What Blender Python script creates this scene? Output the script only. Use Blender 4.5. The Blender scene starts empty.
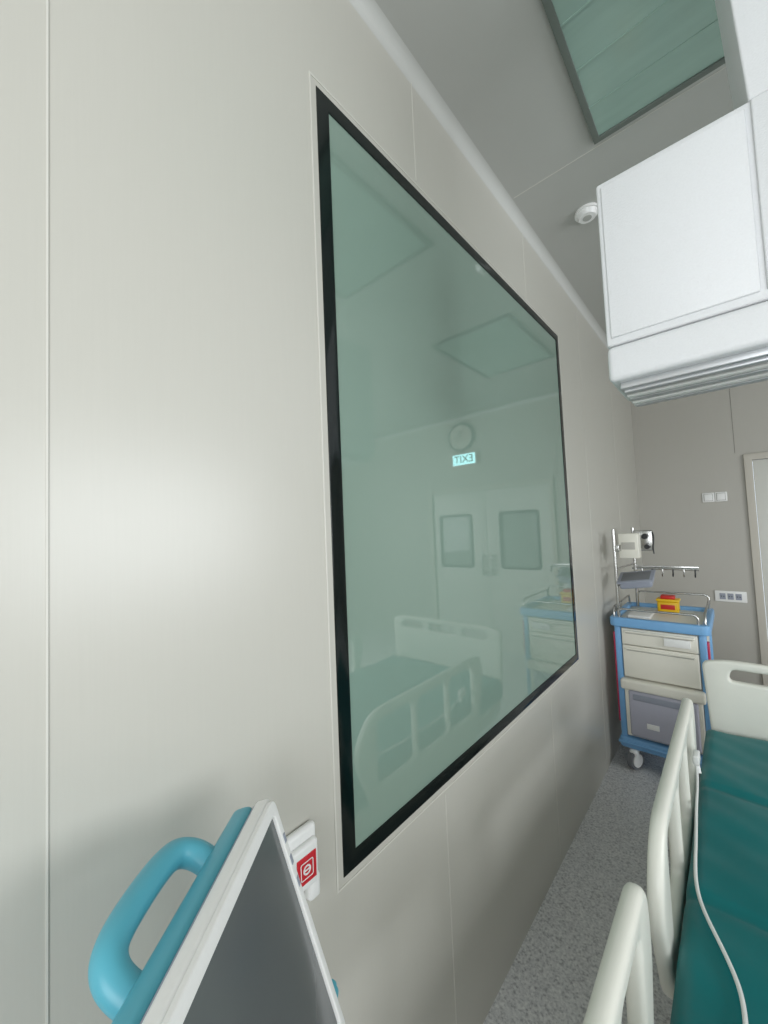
import bpy, bmesh, math, random
from mathutils import Vector, Matrix
random.seed(3)
S=bpy.context.scene
S.view_settings.view_transform='Standard'
S.view_settings.look='None'
S.view_settings.exposure=0.0

# ---------------- materials ----------------
def srgb(r,g,b):
    f=lambda c:(c/255/12.92) if c/255<=0.04045 else ((c/255+0.055)/1.055)**2.4
    return (f(r),f(g),f(b),1)
def mat(name,rgb,rough=.5,metal=0,noise=None,bump=0,spec=.5,coat=0,emit=None,estr=0,trans=0,stretch=(1,1,1),var=.06,ior=1.5):
    m=bpy.data.materials.new(name); m.use_nodes=True
    nt=m.node_tree; p=nt.nodes['Principled BSDF']
    c=srgb(*rgb)
    p.inputs['Base Color'].default_value=c
    p.inputs['Roughness'].default_value=rough
    p.inputs['Metallic'].default_value=metal
    p.inputs['Specular IOR Level'].default_value=spec
    p.inputs['Coat Weight'].default_value=coat
    p.inputs['IOR'].default_value=ior
    p.inputs['Transmission Weight'].default_value=trans
    if emit:
        p.inputs['Emission Color'].default_value=srgb(*emit); p.inputs['Emission Strength'].default_value=estr
    sc=noise if noise else 30
    tc=nt.nodes.new('ShaderNodeTexCoord'); mp=nt.nodes.new('ShaderNodeMapping'); mp.inputs['Scale'].default_value=stretch
    nz=nt.nodes.new('ShaderNodeTexNoise'); nz.inputs['Scale'].default_value=sc; nz.inputs['Detail'].default_value=4
    nt.links.new(tc.outputs['Object'],mp.inputs['Vector']); nt.links.new(mp.outputs['Vector'],nz.inputs['Vector'])
    mr=nt.nodes.new('ShaderNodeMapRange'); mr.inputs['From Min'].default_value=.25; mr.inputs['From Max'].default_value=.75
    mr.inputs['To Min'].default_value=1-var; mr.inputs['To Max'].default_value=1+var
    nt.links.new(nz.outputs['Fac'],mr.inputs['Value'])
    mx=nt.nodes.new('ShaderNodeVectorMath'); mx.operation='SCALE'; mx.inputs[0].default_value=c[:3]
    nt.links.new(mr.outputs['Result'],mx.inputs['Scale']); nt.links.new(mx.outputs['Vector'],p.inputs['Base Color'])
    if bump:
        b=nt.nodes.new('ShaderNodeBump'); b.inputs['Strength'].default_value=bump; b.inputs['Distance'].default_value=.002
        nt.links.new(nz.outputs['Fac'],b.inputs['Height']); nt.links.new(b.outputs['Normal'],p.inputs['Normal'])
    return m
M_wall=mat('wall_vinyl',(190,188,179),.32,noise=60,stretch=(1,6,.15),var=.010,bump=.02,spec=.7)
M_wall2=mat('wall_vinyl_b',(196,191,180),.45,noise=60,stretch=(6,1,.15),var=.012,spec=.4)
M_walldim=mat('wall_vinyl_dimmed',(182,179,171),.45,noise=60,stretch=(6,1,.15),var=.012,spec=.4)  # same vinyl, the back wall's dimmer light put into a darker colour
M_seam=mat('seam_white',(206,204,196),.4,var=.01)
M_seamd=mat('seam_dark',(120,118,110),.5,var=.01)
M_ceil=mat('ceiling_panel',(178,179,174),.5,noise=8,var=.01)
M_cove=mat('cove_trim',(196,197,193),.45,noise=8,var=.01)
M_black=mat('frame_black',(8,18,18),.12,var=.02)
M_glass=mat('smart_glass',(129,151,139),.02,noise=1.2,var=.02,spec=.5,ior=2.1)
M_cream=mat('bed_cream',(234,233,223),.35,var=.01)
M_white=mat('white_plastic',(236,236,234),.35,noise=200,var=.015)
M_pend=mat('pendant_white',(226,227,229),.45,noise=260,var=.02,bump=.35)
M_steel=mat('steel',(190,190,188),.22,metal=1,var=.02)
M_alu=mat('aluminium',(200,202,205),.35,metal=.8,var=.02)
M_teal=mat('teal_plastic',(84,166,184),.38,var=.01)
M_green=mat('mattress_green',(0,112,114),.42,noise=9,bump=.5,var=.05)
M_blue=mat('cart_blue',(120,172,218),.35,var=.01)
M_red=mat('cart_red',(190,50,86),.35,var=.01)
M_drawer=mat('drawer_ivory',(230,227,215),.4,var=.01)
M_bin=mat('bin_smoke',(180,180,194),.25,var=.02)
M_greyp=mat('grey_plastic',(150,155,168),.4,var=.02)
M_dark=mat('dark_plastic',(38,40,42),.4,var=.03)
M_screen=mat('screen_dark',(92,97,98),.2,noise=3,var=.05,spec=.6)
M_yellow=mat('sharps_yellow',(235,190,30),.4,var=.01)
M_redl=mat('sharps_red',(200,40,30),.4,var=.01)
M_redp=mat('label_red',(200,34,46),.35,var=.01)
M_rub=mat('rubber_grey',(120,122,126),.6,var=.02)
M_sign=mat('exit_sign_face',(150,230,230),.4,emit=(170,240,245),estr=4.0,var=.01)
M_signt=mat('exit_text',(10,60,50),.5,var=.01)
M_door=mat('door_panel',(206,206,199),.35,var=.01)
M_doorglass=mat('door_glass',(146,154,150),.06,var=.02)
M_lamp=mat('lamp_glass_green',(150,176,165),.12,noise=4,stretch=(1,6,1),var=.06,spec=.7)
M_lampf=mat('lamp_frame',(104,112,106),.4,var=.02)
M_floor=bpy.data.materials.new('floor_vinyl'); M_floor.use_nodes=True
nt=M_floor.node_tree; p=nt.nodes['Principled BSDF']; p.inputs['Roughness'].default_value=.3
tc=nt.nodes.new('ShaderNodeTexCoord'); nz=nt.nodes.new('ShaderNodeTexNoise'); nz.inputs['Scale'].default_value=130; nz.inputs['Detail'].default_value=3
nt.links.new(tc.outputs['Object'],nz.inputs['Vector'])
cr=nt.nodes.new('ShaderNodeValToRGB'); cr.color_ramp.elements[0].position=.28; cr.color_ramp.elements[0].color=srgb(160,160,163)
cr.color_ramp.elements[1].position=.72; cr.color_ramp.elements[1].color=srgb(236,236,235)
e=cr.color_ramp.elements.new(.45); e.color=srgb(206,206,207)
nt.links.new(nz.outputs['Fac'],cr.inputs['Fac']); nt.links.new(cr.outputs['Color'],p.inputs['Base Color'])

# ---------------- helpers ----------------
def link(ob,parent=None):
    S.collection.objects.link(ob)
    if parent is not None:
        ob.parent=parent; ob.matrix_parent_inverse=Matrix.Translation(-parent.location)
    return ob
def empty(name,loc=(0,0,0)):
    e=bpy.data.objects.new(name,None); e.location=loc; e.empty_display_size=.05; S.collection.objects.link(e); return e
def setmat(ob,m,smooth=False):
    ob.data.materials.clear(); ob.data.materials.append(m)
    if smooth:
        for f in ob.data.polygons: f.use_smooth=True
def box(name,lo,hi,m,bev=0,parent=None,seg=3,M=None,taper=None):
    lo=Vector(lo);hi=Vector(hi)
    bm=bmesh.new(); bmesh.ops.create_cube(bm,size=1)
    d=hi-lo;c=(hi+lo)/2
    for v in bm.verts: v.co=Vector((v.co.x*d.x,v.co.y*d.y,v.co.z*d.z))
    if taper:
        for v in bm.verts:
            if v.co.x<0 and v.co.z>0: v.co.x+=taper
    if bev>0: bmesh.ops.bevel(bm,geom=bm.edges[:],offset=min(bev,min(abs(x) for x in d)*.49),segments=seg,profile=.5,affect='EDGES')
    if M is not None: 
        for v in bm.verts: v.co=M@(v.co+c)
        bmesh.ops.recalc_face_normals(bm,faces=bm.faces[:])
        c=M@c
        for v in bm.verts: v.co-=c
    me=bpy.data.meshes.new(name); bm.to_mesh(me); bm.free()
    ob=bpy.data.objects.new(name,me); ob.location=c; link(ob,parent); setmat(ob,m,bev>0)
    if bev>0:
        try: me.set_sharp_from_angle(angle=math.radians(50))
        except Exception: pass
    return ob
def cyl(name,a,b,r,m,parent=None,r2=None,n=24,bev=0):
    a=Vector(a);b=Vector(b);d=b-a
    bm=bmesh.new(); bmesh.ops.create_cone(bm,cap_ends=True,segments=n,radius1=r,radius2=r if r2 is None else r2,depth=d.length)
    if bev: bmesh.ops.bevel(bm,geom=[e for e in bm.edges if e.is_boundary or any(len(f.verts)>4 for f in e.link_faces)],offset=bev,segments=2,affect='EDGES')
    q=d.to_track_quat('Z','Y').to_matrix().to_4x4(); bmesh.ops.transform(bm,matrix=q,verts=bm.verts)
    me=bpy.data.meshes.new(name); bm.to_mesh(me); bm.free()
    ob=bpy.data.objects.new(name,me); ob.location=(a+b)/2; link(ob,parent); setmat(ob,m,True)
    try: me.set_sharp_from_angle(angle=math.radians(45))
    except Exception: pass
    return ob
def finish_curve(cu,name,m,parent,M=None,smooth=True):
    tmp=bpy.data.objects.new('tmpc',cu); S.collection.objects.link(tmp)
    if M is not None: tmp.matrix_world=M
    bpy.context.view_layer.update()
    dg=bpy.context.evaluated_depsgraph_get()
    me=bpy.data.meshes.new_from_object(tmp.evaluated_get(dg)); 
    me.transform(tmp.matrix_world)
    bpy.data.objects.remove(tmp)
    me.name=name
    n=len(me.vertices); c=Vector((0,0,0))
    for v in me.vertices: c+=v.co
    c/=max(n,1)
    me.transform(Matrix.Translation(-c))
    ob=bpy.data.objects.new(name,me); ob.location=c; link(ob,parent); setmat(ob,m,smooth)
    try: me.set_sharp_from_angle(angle=math.radians(50))
    except Exception: pass
    return ob
def tube(name,pts,r,m,parent=None,smooth=False,cyclic=False,res=10):
    cu=bpy.data.curves.new(name,'CURVE'); cu.dimensions='3D'; cu.bevel_depth=r; cu.bevel_resolution=5; cu.use_fill_caps=True; cu.resolution_u=res
    if smooth:
        sp=cu.splines.new('NURBS'); sp.points.add(len(pts)-1)
        for i,q in enumerate(pts): sp.points[i].co=(*q,1)
        sp.order_u=4; sp.use_endpoint_u=True; sp.use_cyclic_u=cyclic
    else:
        sp=cu.splines.new('POLY'); sp.points.add(len(pts)-1)
        for i,q in enumerate(pts): sp.points[i].co=(*q,1)
        sp.use_cyclic_u=cyclic
    return finish_curve(cu,name,m,parent)
def rrect(x0,y0,x1,y1,r,n=6):
    out=[]
    for cx,cy,a0 in ((x1-r,y1-r,0),(x0+r,y1-r,90),(x0+r,y0+r,180),(x1-r,y0+r,270)):
        for i in range(n+1):
            a=math.radians(a0+90*i/n); out.append((cx+r*math.cos(a),cy+r*math.sin(a)))
    return out
def roundpoly(pts,rs,n=6):
    out=[];N=len(pts)
    for i in range(N):
        p0=Vector(pts[i-1]);p1=Vector(pts[i]);p2=Vector(pts[(i+1)%N]);r=rs[i] if isinstance(rs,(list,tuple)) else rs
        r=min(r,.45*(p0-p1).length,.45*(p2-p1).length)
        a=p1+(p0-p1).normalized()*r;b=p1+(p2-p1).normalized()*r
        for k in range(n+1):
            t=k/n; q=(1-t)**2*a+2*t*(1-t)*p1+t*t*b; out.append((q.x,q.y))
    return out
def inset(L,d):
    N=len(L);out=[]
    for i in range(N):
        p0=Vector(L[i-1]);p1=Vector(L[i]);p2=Vector(L[(i+1)%N])
        e1=(p1-p0).normalized();e2=(p2-p1).normalized()
        n1=Vector((-e1.y,e1.x));n2=Vector((-e2.y,e2.x));nn=(n1+n2)
        nn=nn/max(nn.length_squared/2,.5)
        q=p1+nn*d; out.append((q.x,q.y))
    return out
def area2(L): return sum(L[i-1][0]*L[i][1]-L[i][0]*L[i-1][1] for i in range(len(L)))
def plate(name,loops,thick,bev,m,M,parent=None):
    loops=[list(L) for L in loops]
    fixed=[]
    for k,L in enumerate(loops):
        D=[L[0]]
        for q in L[1:]:
            if math.hypot(q[0]-D[-1][0],q[1]-D[-1][1])>1e-5: D.append(q)
        if math.hypot(D[0][0]-D[-1][0],D[0][1]-D[-1][1])<1e-5: D.pop()
        if (area2(D)>0)!=(k==0): D=D[::-1]
        fixed.append(D)
    h=thick/2; bev=min(bev,h*.95)
    prof=[(bev*(1-math.sin(math.radians(t))),h-bev+bev*math.cos(math.radians(t))) for t in (0,22.5,45,67.5,90)]
    prof=prof+[(a,-z) for a,z in prof[::-1]]
    bm=bmesh.new(); top_edges=[];bot_edges=[]
    for D in fixed:
        rings=[]
        for a,z in prof: rings.append([bm.verts.new((x,y,z)) for x,y in inset(D,a)])
        N=len(D)
        for r0,r1 in zip(rings,rings[1:]):
            for i in range(N):
                j=(i+1)%N; bm.faces.new((r0[j],r0[i],r1[i],r1[j]))
        for i in range(N):
            top_edges.append(bm.edges.get((rings[0][i],rings[0][(i+1)%N])))
            bot_edges.append(bm.edges.get((rings[-1][i],rings[-1][(i+1)%N])))
    for es in (top_edges,bot_edges):
        bmesh.ops.triangle_fill(bm,use_beauty=True,use_dissolve=False,edges=es)
    bmesh.ops.recalc_face_normals(bm,faces=bm.faces[:])
    bm.transform(M)
    c=Vector((0,0,0))
    for v in bm.verts: c+=v.co
    c/=len(bm.verts)
    for v in bm.verts: v.co-=c
    me=bpy.data.meshes.new(name); bm.to_mesh(me); bm.free()
    ob=bpy.data.objects.new(name,me); ob.location=c; link(ob,parent); setmat(ob,m,True)
    try: me.set_sharp_from_angle(angle=math.radians(40))
    except Exception: pass
    return ob
def text(name,s,size,m,M,parent=None):
    cu=bpy.data.curves.new(name,'FONT'); cu.body=s; cu.size=size; cu.align_x='CENTER'; cu.align_y='CENTER'; cu.extrude=.0008
    return finish_curve(cu,name,m,parent,M,False)
def frame(origin,X,Y):
    X=Vector(X).normalized();Y=Vector(Y).normalized();Z=X.cross(Y)
    m=Matrix((X,Y,Z)).transposed().to_4x4(); m.translation=Vector(origin); return m

# ---------------- room ----------------
W=4.2; Y0=-1.8; Y1=4.33; H=2.88; T=.12
box('floor',(-T,Y0-T,-.1),(W+T,Y1+T,0),M_floor)
box('ceiling',(-T,Y0-T,H),(W+T,Y1+T,H+.1),M_ceil)
wl=empty('wall_left',(0,1,1.4))
wy0,wy1,wz0,wz1=.556,2.22,.764,2.508
box('panel_lower',(-T,Y0,0),(0,Y1,wz0),M_wall,parent=wl)
box('panel_upper',(-T,Y0,wz1),(0,Y1,H),M_wall,parent=wl)
box('panel_near',(-T,Y0,wz0),(0,wy0,wz1),M_wall,parent=wl)
box('panel_far',(-T,wy1,wz0),(0,Y1,wz1),M_wall,parent=wl)
for i,y in enumerate((-1.61,-.76,.085,.94,1.79,2.64,3.49)):
    segs=[(0,H)] if not (wy0<y<wy1) else [(0,wz0-.03),(wz1+.03,H)]
    for a,b in segs:
        box('seam_%d'%i,(0,y-.0014,a),(.0010,y+.0014,b),M_seam,parent=wl)
        box('seam_shadow_%d'%i,(0,y+.0014,a),(.0005,y+.0020,b),M_seamd,parent=wl)
w1=empty('window_1',(0,1.39,1.63))
box('glass_pane',(-.02,wy0+.03,wz0+.03),(-.001,wy1-.03,wz1-.03),M_glass,parent=w1)
FX=frame((-.004,0,0),(0,1,0),(0,0,1))
bw=.036
plate('black_border',[[(wy0,wz0),(wy1,wz0),(wy1,wz1),(wy0,wz1)],[(wy0+bw,wz0+bw),(wy1-bw,wz0+bw),(wy1-bw,wz1-bw),(wy0+bw,wz1-bw)]],.012,.001,M_black,FX,w1)
o=.019
plate('outer_bead',[[(wy0-o,wz0-o),(wy1+o,wz0-o),(wy1+o,wz1+o),(wy0-o,wz1+o)],[(wy0-o+.004,wz0-o+.004),(wy1+o-.004,wz0-o+.004),(wy1+o-.004,wz1+o-.004),(wy0-o+.004,wz1+o-.004)]],.002,.0005,M_seam,frame((.0010,0,0),(0,1,0),(0,0,1)),w1)
box('backing',(-.10,wy0+.005,wz0+.005),(-.025,wy1-.005,wz1-.005),M_black,parent=w1)
wb=empty('wall_back',(2,Y1,1.4))
dx0,dx1,dz=.75,2.37,1.98
box('panel_left',(0,Y1,0),(dx0,Y1+T,H),M_walldim,parent=wb)
box('panel_right',(dx1,Y1,0),(W,Y1+T,H),M_walldim,parent=wb)
box('panel_top',(dx0,Y1,dz),(dx1,Y1+T,H),M_walldim,parent=wb)
for i,x in enumerate((.70,2.6,3.5)):
    box('seam_%d'%i,(x,Y1-.001,0 if x>2.5 else dz+.02),(x+.003,Y1,H),M_seamd,parent=wb)
wr=empty('wall_right',(W,1,1.4))
ry0,ry1,rz0,rz1=.1,2.7,.9,2.4
box('panel_lower',(W,Y0,0),(W+T,Y1,rz0),M_wall2,parent=wr)
box('panel_upper',(W,Y0,rz1),(W+T,Y1,H),M_wall2,parent=wr)
box('panel_near',(W,Y0,rz0),(W+T,ry0,rz1),M_wall2,parent=wr)
box('panel_far',(W,ry1,rz0),(W+T,Y1,rz1),M_wall2,parent=wr)
w2=empty('window_2',(W,1.4,1.65))
plate('sash_frame',[[(ry0,rz0),(ry1,rz0),(ry1,rz1),(ry0,rz1)],[(ry0+.05,rz0+.05),(1.37,rz0+.05),(1.37,rz1-.05),(ry0+.05,rz1-.05)],[(1.43,rz0+.05),(ry1-.05,rz0+.05),(ry1-.05,rz1-.05),(1.43,rz1-.05)]],.06,.004,M_white,frame((W+.03,0,0),(0,1,0),(0,0,1)),w2)
wf=empty('wall_front',(2,Y0,1.4))
fx0,fx1,fz0,fz1=.5,3.3,.9,2.4
box('panel_lower',(0,Y0-T,0),(W,Y0,fz0),M_wall2,parent=wf)
box('panel_upper',(0,Y0-T,fz1),(W,Y0,H),M_wall2,parent=wf)
box('panel_a',(0,Y0-T,fz0),(fx0,Y0,fz1),M_wall2,parent=wf)
box('panel_b',(fx1,Y0-T,fz0),(W,Y0,fz1),M_wall2,parent=wf)
w3=empty('added_fill_window',(1.9,Y0,1.65))  # unseen window behind the camera, added to brighten the pendant front
plate('sash_frame',[[(fx0,fz0),(fx1,fz0),(fx1,fz1),(fx0,fz1)],[(fx0+.05,fz0+.05),(1.87,fz0+.05),(1.87,fz1-.05),(fx0+.05,fz1-.05)],[(1.93,fz0+.05),(fx1-.05,fz0+.05),(fx1-.05,fz1-.05),(1.93,fz1-.05)]],.06,.004,M_white,frame((0,Y0-.04,0),(1,0,0),(0,0,1)),w3)
def cove(name,a,b,nrm,r=.034):
    a=Vector(a);b=Vector(b);n=Vector(nrm)
    prof=[(0.0,0.0),(r,0.0)]+[(r-r*math.sin(math.radians(t)),-r+r*math.cos(math.radians(t))) for t in range(0,91,10)][1:-1]+[(0.0,-r)]
    bm=bmesh.new(); A=[bm.verts.new(a+n*x+Vector((0,0,z))) for x,z in prof]; B=[bm.verts.new(b+n*x+Vector((0,0,z))) for x,z in prof]
    N=len(prof)
    for i in range(N):
        bm.faces.new((A[i],A[(i+1)%N],B[(i+1)%N],B[i]))
    bm.faces.new(A[::-1]); bm.faces.new(B); bmesh.ops.recalc_face_normals(bm,faces=bm.faces[:])
    me=bpy.data.meshes.new(name); bm.to_mesh(me); bm.free(); ob=bpy.data.objects.new(name,me); link(ob); setmat(ob,M_cove,False)
cove('trim_1',(0,Y0,H),(0,Y1,H),(1,0,0))
cove('trim_2',(0,Y1,H),(W,Y1,H),(0,-1,0))
tr=empty('trim_3',(0,1,H))
box('ceiling_seam_a',(0.04,1.603,H-.001),(W,1.606,H),M_seam,parent=tr)
box('ceiling_seam_b',(0.04,.38,H-.001),(W,.384,H),M_seamd,parent=tr)
box('ceiling_seam_c',(0.04,3.4,H-.001),(W,3.403,H),M_seam,parent=tr)
d1=empty('door_1',(1.56,Y1,1))
fr=.05
FB=lambda y:frame((0,y,0),(1,0,0),(0,0,1))
plate('door_frame',[[(dx0,0.002),(dx0+fr,.002),(dx0+fr,dz-fr),(dx1-fr,dz-fr),(dx1-fr,.002),(dx1,.002),(dx1,dz),(dx0,dz)]],.15,.003,M_wall2,FB(Y1+.055),d1)
for nm,a,b,c0,c1 in (('leaf_a',dx0+fr+.004,1.557,.95,1.38),('leaf_b',1.563,dx1-fr-.004,1.77,2.21)):
    plate(nm,[[(a,.01),(b,.01),(b,dz-fr-.005),(a,dz-fr-.005)],rrect(c0,1.0,c1,1.63,.03)],.045,.002,M_door,FB(Y1+.03),d1)
    plate(nm+'_window_gasket',[rrect(c0-.02,.98,c1+.02,1.65,.04),rrect(c0+.01,1.01,c1-.01,1.62,.03)],.012,.002,M_dark,FB(Y1+.004),d1)
    box(nm+'_glass',(c0,Y1+.02,1.0),(c1,Y1+.03,1.63),M_doorglass,parent=d1)
cyl('handle_a',(1.50,Y1-.03,.9),(1.50,Y1-.03,1.15),.012,M_steel,d1)
cyl('handle_b',(1.62,Y1-.03,.9),(1.62,Y1-.03,1.15),.012,M_steel,d1)
for x in (1.5,1.62):
    for z in (.92,1.13): cyl('handle_mount',(x,Y1-.03,z),(x,Y1+.01,z),.008,M_steel,d1)
ck=empty('wall_clock',(1.83,Y1-.02,2.62))
cyl('rim',(1.83,Y1-.035,2.62),(1.83,Y1-.001,2.62),.18,M_dark,ck,n=48)
cyl('face',(1.83,Y1-.038,2.62),(1.83,Y1-.034,2.62),.155,M_wall2,ck,n=48)
box('hour_hand',(1.825,Y1-.041,2.62),(1.835,Y1-.039,2.70),M_dark,parent=ck)
box('minute_hand',(1.83,Y1-.041,2.615),(1.94,Y1-.039,2.622),M_dark,parent=ck)
ex=empty('exit_sign',(1.79,Y1-.03,2.33))
box('housing',(1.62,Y1-.05,2.25),(1.96,Y1-.001,2.41),M_white,.006,ex)
box('lit_face',(1.635,Y1-.053,2.265),(1.945,Y1-.049,2.395),M_sign,parent=ex)
text('exit_letters','EXIT',.13,M_signt,frame((1.79,Y1-.055,2.33),(1,0,0),(0,0,1)),ex)
sw=empty('light_switch',(.55,Y1,1.65))
for i,x in enumerate((.51,.592)):
    box('plate_%d'%i,(x-.04,Y1-.01,1.61),(x+.04,Y1,1.69),M_white,.004,sw)
    box('rocker_%d'%i,(x-.027,Y1-.016,1.622),(x+.027,Y1-.009,1.678),M_white,.003,sw)
    box('gap_%d'%i,(x-.029,Y1-.0108,1.62),(x+.029,Y1-.0098,1.68),M_seamd,parent=sw)
so=empty('power_socket',(.6,Y1,.82))
box('plate',(.50,Y1-.012,.775),(.70,Y1,.865),M_white,.005,so)
for x in (.55,.6,.65):
    box('recess_%.2f'%x,(x-.019,Y1-.014,.795),(x+.019,Y1-.0115,.845),M_greyp,.001,so)
    for q in (-.008,.008): cyl('hole',(x+q,Y1-.016,.82),(x+q,Y1-.013,.82),.004,M_dark,so,n=12)
sd=empty('smoke_detector',(.25,1.91,H))
cyl('base',(.25,1.91,H-.012),(.25,1.91,H-.0005),.050,M_white,sd,n=40)
cyl('body',(.25,1.91,H-.03),(.25,1.91,H-.012),.034,M_white,sd,r2=.044,n=40)
cyl('vent',(.25,1.91,H-.032),(.25,1.91,H-.03),.018,M_ceil,sd,n=32)
def lamp(x0,y0,x1,y1,name):
    e=empty(name,((x0+x1)/2,(y0+y1)/2,H))
    m=frame((0,0,H-.008),(1,0,0),(0,1,0))
    plate('frame',[[(x0,y0),(x1,y0),(x1,y1),(x0,y1)],[(x0+.02,y0+.02),(x1-.02,y0+.02),(x1-.02,y1-.02),(x0+.02,y1-.02)]],.014,.002,M_lampf,m,e)
    box('diffuser',(x0+.016,y0+.016,H-.008),(x1-.016,y1-.016,H-.002),M_lamp,parent=e)
    for i in range(1,8):
        y=y0+(y1-y0)*i/8
        box('louver_%d'%i,(x0+.02,y-.003,H-.010),(x1-.02,y+.003,H-.008),M_lamp,parent=e)
lamp(.36,.4,.98,1.575,'ceiling_light')
lamp(.36,2.45,.98,3.35,'ceiling_light')

# ---------------- pendant ----------------
pe=empty('medical_ceiling_pendant',(.9,1.1,2.1))
k=.82
def pz(z): return 1.48+(z-1.48)*k
def px(x): return .65+(x-.65)*k
px0=px(.420); fy=1.222*k; dp=.21; X1=1.45
box('housing',(px0,fy,pz(1.965)),(X1,fy+dp,pz(2.435)),M_pend,.005,pe)
box('end_panel',(px0+.010,fy-.005,pz(1.985)),(px(.732),fy+.002,pz(2.42)),M_pend,.003,pe)
box('side_panel',(px(.742),fy-.007,pz(1.985)),(X1-.01,fy+.002,pz(2.43)),M_pend,.003,pe)
box('lower_fascia',(px0-.001,fy-.003,pz(1.865)),(X1,fy+dp+.003,pz(1.963)),M_pend,.012,pe,seg=4)
box('light_tray',(px0+.016,fy+.02,pz(1.845)),(X1-.02,fy+dp-.01,pz(1.868)),M_alu,.004,pe)
for i in range(5):
    y=fy+.03+i*.034
    box('light_rib_%d'%i,(px0+.022,y,pz(1.836)),(X1-.03,y+.020,pz(1.847)),M_white if i%2 else M_alu,.003,pe)
box('ceiling_column',(px(.738),fy-.007,pz(2.43)),(1.15,fy+dp-.002,H-.001),M_pend,.004,pe,taper=-.034)

# ---------------- hospital bed ----------------
bd=empty('hospital_bed',(.95,1.35,0))
mx0,mx1,my0,my1,mz0,mz1=.497,1.38,.36,2.34,.40,.525
bm=bmesh.new(); nx,ny=30,120
def topz(x,y):
    z=mz1
    for yc in (.9,1.28,1.82): z-=.010*math.exp(-((y-yc)/.014)**2)
    z+=.003*math.sin(x*17+y*6)+.002*math.sin(y*23-x*9)+.0015*math.sin(y*51+x*31)
    ex_=min(x-mx0,mx1-x); ey=min(y-my0,my1-y)
    for q in (ex_,ey):
        if q<.03: z-=.03-math.sqrt(max(0,.03**2-(.03-q)**2))
    return z
V=[[bm.verts.new((x:=mx0+(mx1-mx0)*(0.5-0.5*math.cos(math.pi*i/nx)),y:=my0+(my1-my0)*j/ny,topz(x,y))) for j in range(ny+1)] for i in range(nx+1)]
for i in range(nx):
    for j in range(ny): bm.faces.new((V[i][j],V[i+1][j],V[i+1][j+1],V[i][j+1]))
bnd=[e for e in bm.edges if e.is_boundary]
r=bmesh.ops.extrude_edge_only(bm,edges=bnd)
for v in [g for g in r['geom'] if isinstance(g,bmesh.types.BMVert)]: v.co.z=mz0
bmesh.ops.recalc_face_normals(bm,faces=bm.faces[:])
me=bpy.data.meshes.new('mattress'); bm.to_mesh(me); bm.free(); ob=bpy.data.objects.new('mattress',me); link(ob,bd); setmat(ob,M_green,True)
box('bed_deck',(.50,.38,.35),(1.38,2.32,.40),M_cream,.01,bd)
box('side_beam_left',(.52,.36,.28),(.56,2.34,.35),M_cream,.008,bd)
box('side_beam_right',(1.32,.36,.28),(1.36,2.34,.35),M_cream,.008,bd)
box('lift_column_a',(.85,.7,.16),(1.03,.86,.36),M_greyp,.01,bd)
box('lift_column_b',(.85,1.8,.16),(1.03,1.96,.36),M_greyp,.01,bd)
box('base_frame',(.62,.5,.12),(1.26,2.2,.17),M_cream,.01,bd)
for x in (.64,1.24):
    for y in (.55,2.15):
        cyl('caster_stem',(x,y,.06),(x,y,.13),.014,M_steel,bd)
        cyl('caster_wheel',(x-.02,y,.061),(x+.02,y,.061),.06,M_rub,bd)
def board(name,y,ztop,zbot=.36):
    x0,x1=.502,1.40
    out=roundpoly([(x0+.02,zbot),(x1-.02,zbot),(x1+.005,ztop-.03),(x1-.09,ztop),(x0+.09,ztop+.004),(x0-.003,ztop-.015)],[.03,.03,.06,.08,.08,.03],8)
    zt=ztop-.035
    h1=roundpoly([(x0+.09,zt-.052),(x0+.28,zt-.052),(x0+.28,zt),(x0+.10,zt)],.022)
    h2=roundpoly([(x0+.34,zt-.052),(x1-.34,zt-.052),(x1-.34,zt),(x0+.34,zt)],.022)
    h3=roundpoly([(x1-.28,zt-.052),(x1-.09,zt-.052),(x1-.10,zt),(x1-.28,zt)],.022)
    plate(name,[out,h1,h2,h3],.035,.012,M_cream,FB(y),bd)
board('footboard',2.385,.822)
board('headboard',.32,.86)
def rail(name,x,ya,yb,zt,zb=.34):
    L=yb-ya
    out=roundpoly([(ya+.12,zb),(yb-.12,zb),(yb-.03,zt-.12),(yb-.05,zt),(ya+.10,zt),(ya,zt-.14)],[.05,.05,.09,.06,.12,.09],8)
    z1=zt-.045; z0=zb+.13
    n=3; hs=[]
    span0=ya+.12; span1=yb-.12; w=(span1-span0)/n
    for i in range(n):
        a=span0+i*w+.012;b=span0+(i+1)*w-.012
        hs.append(roundpoly([(a,z0),(b,z0),(b,z1),(a,z1)],.03))
    plate(name,[out]+hs,.034,.014,M_cream,frame((x,0,0),(0,1,0),(0,0,1)),bd)
    box(name+'_bracket',(min(x,.56) if x<1 else 1.34,ya+L/2-.08,.30),(max(x,.56) if x<1 else x,ya+L/2+.08,.36),M_greyp,.01,bd)
rail('side_rail_foot_left',.470,1.02,2.06,.765)
rail('side_rail_head_left',.466,.16,.955,.792)
rail('side_rail_foot_right',1.415,1.02,2.06,.765)
rail('side_rail_head_right',1.415,.16,.955,.792)
cb=empty('bed_remote_cable',(.5,1.8,.54))
z=.533
tube('cord',[(.489,1.86,.60),(.50,1.84,z+.02),(.500,1.66,z),(.512,1.468,z),(.516,1.275,z),(.561,1.173,z),(.602,1.08,z),(.612,1.0,z),(.61,.8,z),(.63,.6,z)],.0042,M_white,cb,smooth=True)
box('plug_clip',(.485,1.83,.575),(.505,1.89,.61),M_white,.006,cb)
cyl('connector',(.495,1.86,.57),(.50,1.845,.545),.008,M_white,cb)

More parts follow.
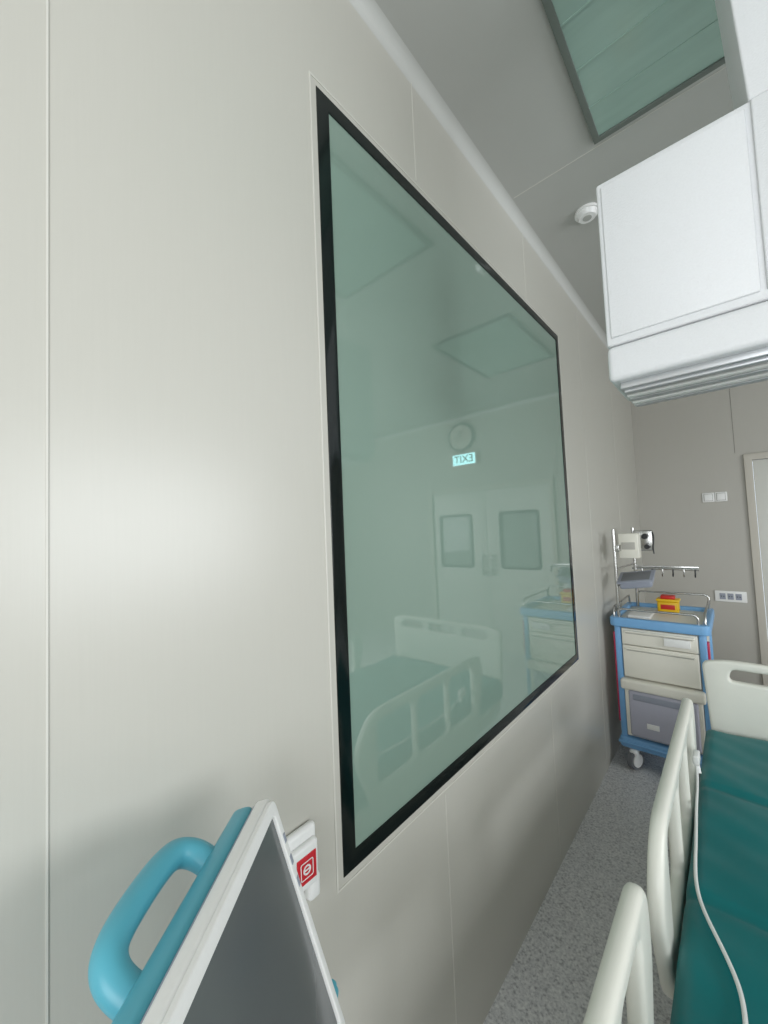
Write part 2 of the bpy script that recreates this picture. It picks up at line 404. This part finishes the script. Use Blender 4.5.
# ---------------- medical cart ----------------
ct=empty('medical_cart',(.285,3.0,0))
cx0,cx1,cy0,cy1=.065,.505,2.75,3.30
box('base',(cx0-.01,cy0-.015,.115),(cx1+.01,cy1,.185),M_blue,.02,ct,seg=4)
box('bumper',(cx0-.016,cy0-.022,.14),(cx1+.016,cy1+.006,.16),M_blue,.01,ct)
for x in (cx0+.06,cx1-.05):
    for y in (cy0+.02,cy1-.06):
        cyl('caster_fork',(x,y,.09),(x,y,.13),.02,M_greyp,ct)
        cyl('caster_tyre',(x-.016,y-.008,.056),(x+.016,y-.024,.056),.055,M_rub,ct,bev=.005,n=32)
        cyl('caster_hub',(x-.021,y-.006,.056),(x+.021,y-.026,.056),.038,M_white,ct)
        box('caster_cover',(x-.024,y-.045,.078),(x+.024,y+.04,.118),M_white,.015,ct)
box('cabinet_body',(cx0+.012,cy0+.02,.18),(cx1-.012,cy1-.01,.84),M_drawer,.004,ct)
for nm,x in (('left',cx0),('right',cx1-.034)):
    box('front_post_'+nm,(x,cy0-.004,.18),(x+.034,cy0+.04,.84),M_blue,.008,ct)
    box('back_post_'+nm,(x,cy1-.04,.18),(x+.034,cy1,.84),M_blue,.008,ct)
box('side_stripe_left',(cx0-.010,cy0+.006,.26),(cx0+.006,cy0+.05,.80),M_red,.005,ct)
box('side_stripe_right',(cx1-.006,cy0+.006,.56),(cx1+.010,cy0+.05,.80),M_red,.005,ct)
def drawer(nm,z0,z1,m):
    box(nm,(cx0+.038,cy0-.008,z0),(cx1-.038,cy0+.03,z1),m,.006,ct)
    box(nm+'_pull',(cx0+.05,cy0-.020,z1-.024),(cx1-.05,cy0-.004,z1-.010),m,.006,ct)
    box(nm+'_pull_shadow',(cx0+.06,cy0-.010,z1-.030),(cx1-.06,cy0-.007,z1-.024),M_walldim,parent=ct)
drawer('drawer_1',.735,.832,M_drawer)
drawer('drawer_2',.545,.731,M_drawer)
box('label_card',(cx0+.25,cy0-.024,.760),(cx0+.37,cy0-.0075,.803),M_white,.001,ct)
box('big_drawer_lip',(cx0+.02,cy0-.045,.475),(cx1-.02,cy0+.03,.535),M_drawer,.014,ct,seg=4)
box('big_drawer_frame_l',(cx0+.036,cy0-.02,.2),(cx0+.062,cy0+.03,.48),M_drawer,.006,ct)
box('big_drawer_frame_r',(cx1-.062,cy0-.02,.2),(cx1-.036,cy0+.03,.48),M_drawer,.006,ct)
box('smoke_bin_front',(cx0+.055,cy0-.03,.205),(cx1-.055,cy0+.02,.475),M_bin,.015,ct,seg=4)
box('bin_grip',(cx0+.08,cy0-.034,.42),(cx1-.08,cy0-.029,.455),M_greyp,.006,ct)
box('bin_label',(cx0+.14,cy0-.033,.27),(cx0+.20,cy0-.0295,.30),M_white,.001,ct)
plate('top_tray_rim',[rrect(cx0-.022,cy0-.03,cx1+.022,cy1+.01,.04),rrect(cx0+.015,cy0+.01,cx1-.015,cy1-.03,.03)],.055,.010,M_blue,frame((0,0,.868),(1,0,0),(0,1,0)),ct)
box('top_tray_floor',(cx0,cy0-.005,.84),(cx1,cy1-.01,.872),M_drawer,.004,ct)
def hoop(nm,y,z,h,a,b):
    tube(nm,[(a,y,z),(a,y,z+h-.02),(a+.006,y,z+h-.006),(a+.02,y,z+h),(b-.02,y,z+h),(b-.006,y,z+h-.006),(b,y,z+h-.02),(b,y,z)],.0065,M_steel,ct)
hoop('guard_front',cy0+.0,.89,.055,cx0+.03,cx1-.03)
hoop('guard_back',cy1-.02,.89,.09,cx0+.05,cx1-.0)
tube('guard_left',[(cx0,cy0+.02,.89),(cx0,cy0+.02,.93),(cx0,cy0+.04,.95),(cx0,cy1-.06,.95),(cx0,cy1-.04,.93),(cx0,cy1-.04,.89)],.006,M_steel,ct)
tube('guard_right',[(cx1,cy0+.02,.89),(cx1,cy0+.02,.93),(cx1,cy0+.04,.95),(cx1,cy1-.06,.95),(cx1,cy1-.04,.93),(cx1,cy1-.04,.89)],.006,M_steel,ct)
cyl('pole_front',(.085,2.80,.88),(.085,2.80,1.43),.009,M_steel,ct)
cyl('pole_back',(.118,3.24,.88),(.118,3.24,1.43),.010,M_steel,ct)
tube('pole_link',[(.085,2.80,1.18),(.10,3.0,1.18),(.118,3.24,1.18)],.006,M_steel,ct)
tube('hook_rail',[(.10,3.24,1.145),(.47,3.24,1.145)],.007,M_steel,ct)
box('hook_rail_bar',(.12,3.235,1.15),(.47,3.245,1.165),M_steel,.002,ct)
for i in range(6):
    x=.16+i*.058
    tube('hook_%d'%i,[(x,3.23,1.145),(x,3.228,1.11),(x,3.215,1.10),(x,3.205,1.115)],.004,M_dark if i%2 else M_steel,ct)
gb=empty('glove_box_holder',(.15,2.9,1.3))
box('metal_box',(.098,2.86,1.245),(.205,2.95,1.40),M_drawer,.004,gb)
box('box_front_slot',(.115,2.857,1.30),(.188,2.861,1.345),M_walldim,.002,gb)
box('clamp',(.094,2.79,1.29),(.112,2.87,1.33),M_steel,.003,gb)
cl=empty('pole_clamp',(.2,3.1,1.32))
box('clamp_body',(.128,3.20,1.27),(.235,3.26,1.41),M_steel,.006,cl)
cyl('knob_a',(.20,3.195,1.37),(.20,3.14,1.37),.018,M_dark,cl)
cyl('knob_b',(.21,3.195,1.30),(.21,3.14,1.30),.016,M_dark,cl)
tube('hanging_hook',[(.225,3.23,1.40),(.24,3.22,1.40),(.247,3.21,1.34),(.235,3.20,1.29),(.24,3.20,1.25)],.004,M_dark,cl,smooth=True)
gbm=frame((.17,2.84,1.105),(1,.15,.12),(0,.94,.34))
tb=empty('catheter_tray',(.19,2.84,1.09))
box('tray_outer',(-.07,-.05,-.03),(.10,.08,.02),M_greyp,.014,tb,M=gbm,seg=4)
box('tray_rim',(-.08,-.06,.016),(.11,.09,.026),M_greyp,.004,tb,M=gbm)
box('tray_inner',(-.06,-.04,.0262),(.09,.07,.0275),M_rub,.0003,tb,M=gbm)
cyl('tray_bracket',(.085,2.80,1.08),(.13,2.82,1.08),.006,M_steel,tb)
sh=empty('sharps_container',(.30,3.16,.9))
box('tub',(.245,3.12,.874),(.36,3.20,.945),M_yellow,.01,sh)
box('lid',(.24,3.115,.944),(.365,3.205,.960),M_yellow,.006,sh)
box('lid_cap',(.265,3.125,.959),(.34,3.195,.982),M_redl,.005,sh)
box('label',(.265,3.118,.895),(.34,3.1215,.925),M_redl,.001,sh)
it=empty('supply_tray',(.18,3.0,.88))
box('tray',(.12,2.85,.873),(.24,3.08,.892),M_white,.006,it)

# ---------------- patient monitor ----------------
A=Vector((.136,.309,1.112)); u=Vector((.640,-.768,0)).normalized(); v=Vector((.221,.187,-.957)); v.normalize()
n=u.cross(v)
if n.x<0: n=-n
v=(v-u*v.dot(u)).normalized()
MM=Matrix((u,v,n)).transposed().to_4x4(); MM.translation=A
pm=empty('patient_monitor',A)
box('front_bezel',(0,0,-.022),(.42,.325,0),M_white,.006,pm,M=MM,seg=4)
def lp(a,b,c): return MM@Vector((a,b,c))
plate('screen_rim',[rrect(.002,.002,.418,.323,.012),rrect(.015,.018,.405,.303,.008)],.008,.002,M_white,frame(A+n*.002,u,v),pm)
box('screen',(.013,.016,-.002),(.407,.305,.0015),M_screen,.0005,pm,M=MM)
box('rear_seam',(.004,.004,-.026),(.416,.321,-.021),M_greyp,.002,pm,M=MM)
box('rear_shell',(.0,.0,-.056),(.42,.325,-.025),M_teal,.010,pm,M=MM,seg=4)
box('rear_hump',(.05,.040,-.10),(.37,.30,-.054),M_teal,.02,pm,M=MM,seg=4)
tube('carry_handle',[lp(.078,.03,-.045),lp(.074,.006,-.062),lp(.078,-.012,-.080),lp(.095,-.020,-.087),lp(.12,-.022,-.088),lp(.15,-.022,-.088),lp(.186,-.020,-.087),lp(.208,-.012,-.082),lp(.214,.008,-.066),lp(.212,.03,-.045)],.0152,M_teal,pm,smooth=True,res=16)
cyl('jog_knob',lp(-.0,.288,-.010),lp(-.016,.288,-.010),.012,M_teal,pm,bev=.002)
cyl('jog_knob_cap',lp(-.016,.288,-.010),lp(-.024,.288,-.010),.008,M_teal,pm,bev=.002)
for i in range(3):
    box('indicator_%d'%i,(.005,.05+i*.03,.0058),(.011,.062+i*.03,.0066),M_greyp,.0002,pm,M=MM)
sb=lp(.24,.26,-.085)
cyl('stand_arm',(sb.x,sb.y,sb.z),(sb.x,sb.y,.12),.022,M_white,pm)
for a in range(5):
    t=math.radians(72*a+20)
    cyl('stand_leg_%d'%a,(sb.x,sb.y,.11),(sb.x+.17*math.cos(t),sb.y+.17*math.sin(t),.08),.016,M_white,pm)
    cyl('stand_wheel_%d'%a,(sb.x+.17*math.cos(t)-.01,sb.y+.17*math.sin(t),.036),(sb.x+.17*math.cos(t)+.01,sb.y+.17*math.sin(t),.036),.035,M_rub,pm)
    cyl('stand_stem_%d'%a,(sb.x+.17*math.cos(t),sb.y+.17*math.sin(t),.05),(sb.x+.17*math.cos(t),sb.y+.17*math.sin(t),.09),.008,M_steel,pm)

# ---------------- wall call unit ----------------
ac=empty('wall_call_button',(0.02,.445,.862))
cyy=.444; zo=.010
box('back_box',(.0005,cyy-.036,.81+zo),(.018,cyy+.034,.920+zo),M_white,.008,ac,seg=4)
box('front_cover',(.016,cyy-.030,.822+zo),(.030,cyy+.028,.900+zo),M_white,.006,ac,seg=4)
box('red_plate',(.0295,cyy-.022,.836+zo),(.0315,cyy+.021,.884+zo),M_redp,.001,ac)
FW=frame((.0322,cyy-.001,.860+zo),(0,1,0),(0,0,1))
plate('white_square',[rrect(-.014,-.015,.014,.015,.003),rrect(-.0125,-.0135,.0125,.0135,.002)],.001,.0002,M_white,FW,ac)
plate('icon_ring',[[(.0085*math.cos(t*math.pi/12),.0085*math.sin(t*math.pi/12)) for t in range(24)],[(.0055*math.cos(t*math.pi/12),.0055*math.sin(t*math.pi/12)) for t in range(24)]],.001,.0002,M_white,FW,ac)
box('icon_bar',(.0318,cyy-.007,.8590+zo),(.0328,cyy+.006,.8615+zo),M_white,parent=ac)
box('plug_tail',(.004,cyy+.006,.800),(.028,cyy+.034,.845),M_white,.008,ac)

# ---------------- lights ----------------
def area(name,loc,rot,sx,sy,power,col):
    l=bpy.data.lights.new(name,'AREA'); l.shape='RECTANGLE'; l.size=sx; l.size_y=sy; l.energy=power; l.color=col
    o=bpy.data.objects.new(name,l); o.location=loc; o.rotation_euler=rot; S.collection.objects.link(o); return o
area('window_daylight_a',(W-.02,1.4,1.65),(0,math.radians(90),0),1.4,2.5,68,(.96,.98,1.0))
area('added_fill_light',(1.9,Y0+.02,1.65),(math.radians(90),0,0),2.7,1.4,56,(.97,.99,1.0))  # added fill from behind the camera for pendant, cart and back wall
wd=bpy.data.worlds.new('sky'); S.world=wd; wd.use_nodes=True
wd.node_tree.nodes['Background'].inputs[0].default_value=(.8,.9,1,1); wd.node_tree.nodes['Background'].inputs[1].default_value=1.5

# ---------------- camera ----------------
cam=bpy.data.cameras.new('camera'); co=bpy.data.objects.new('camera',cam); S.collection.objects.link(co)
cam.sensor_fit='VERTICAL'; cam.sensor_height=24; cam.sensor_width=18; cam.lens=390/1024*24; cam.clip_start=.01
a=math.radians(41.66); ph=math.radians(2.8); ro=math.radians(2.4)
F=Vector((-math.sin(a)*math.cos(ph),math.cos(a)*math.cos(ph),math.sin(ph)))
R0=F.cross(Vector((0,0,1))).normalized(); U0=R0.cross(F)
R=R0*math.cos(ro)-U0*math.sin(ro); U=U0*math.cos(ro)+R0*math.sin(ro)
m=Matrix((R,U,-F)).transposed().to_4x4(); m.translation=Vector((.65,0,1.48)); co.matrix_world=m
S.camera=co
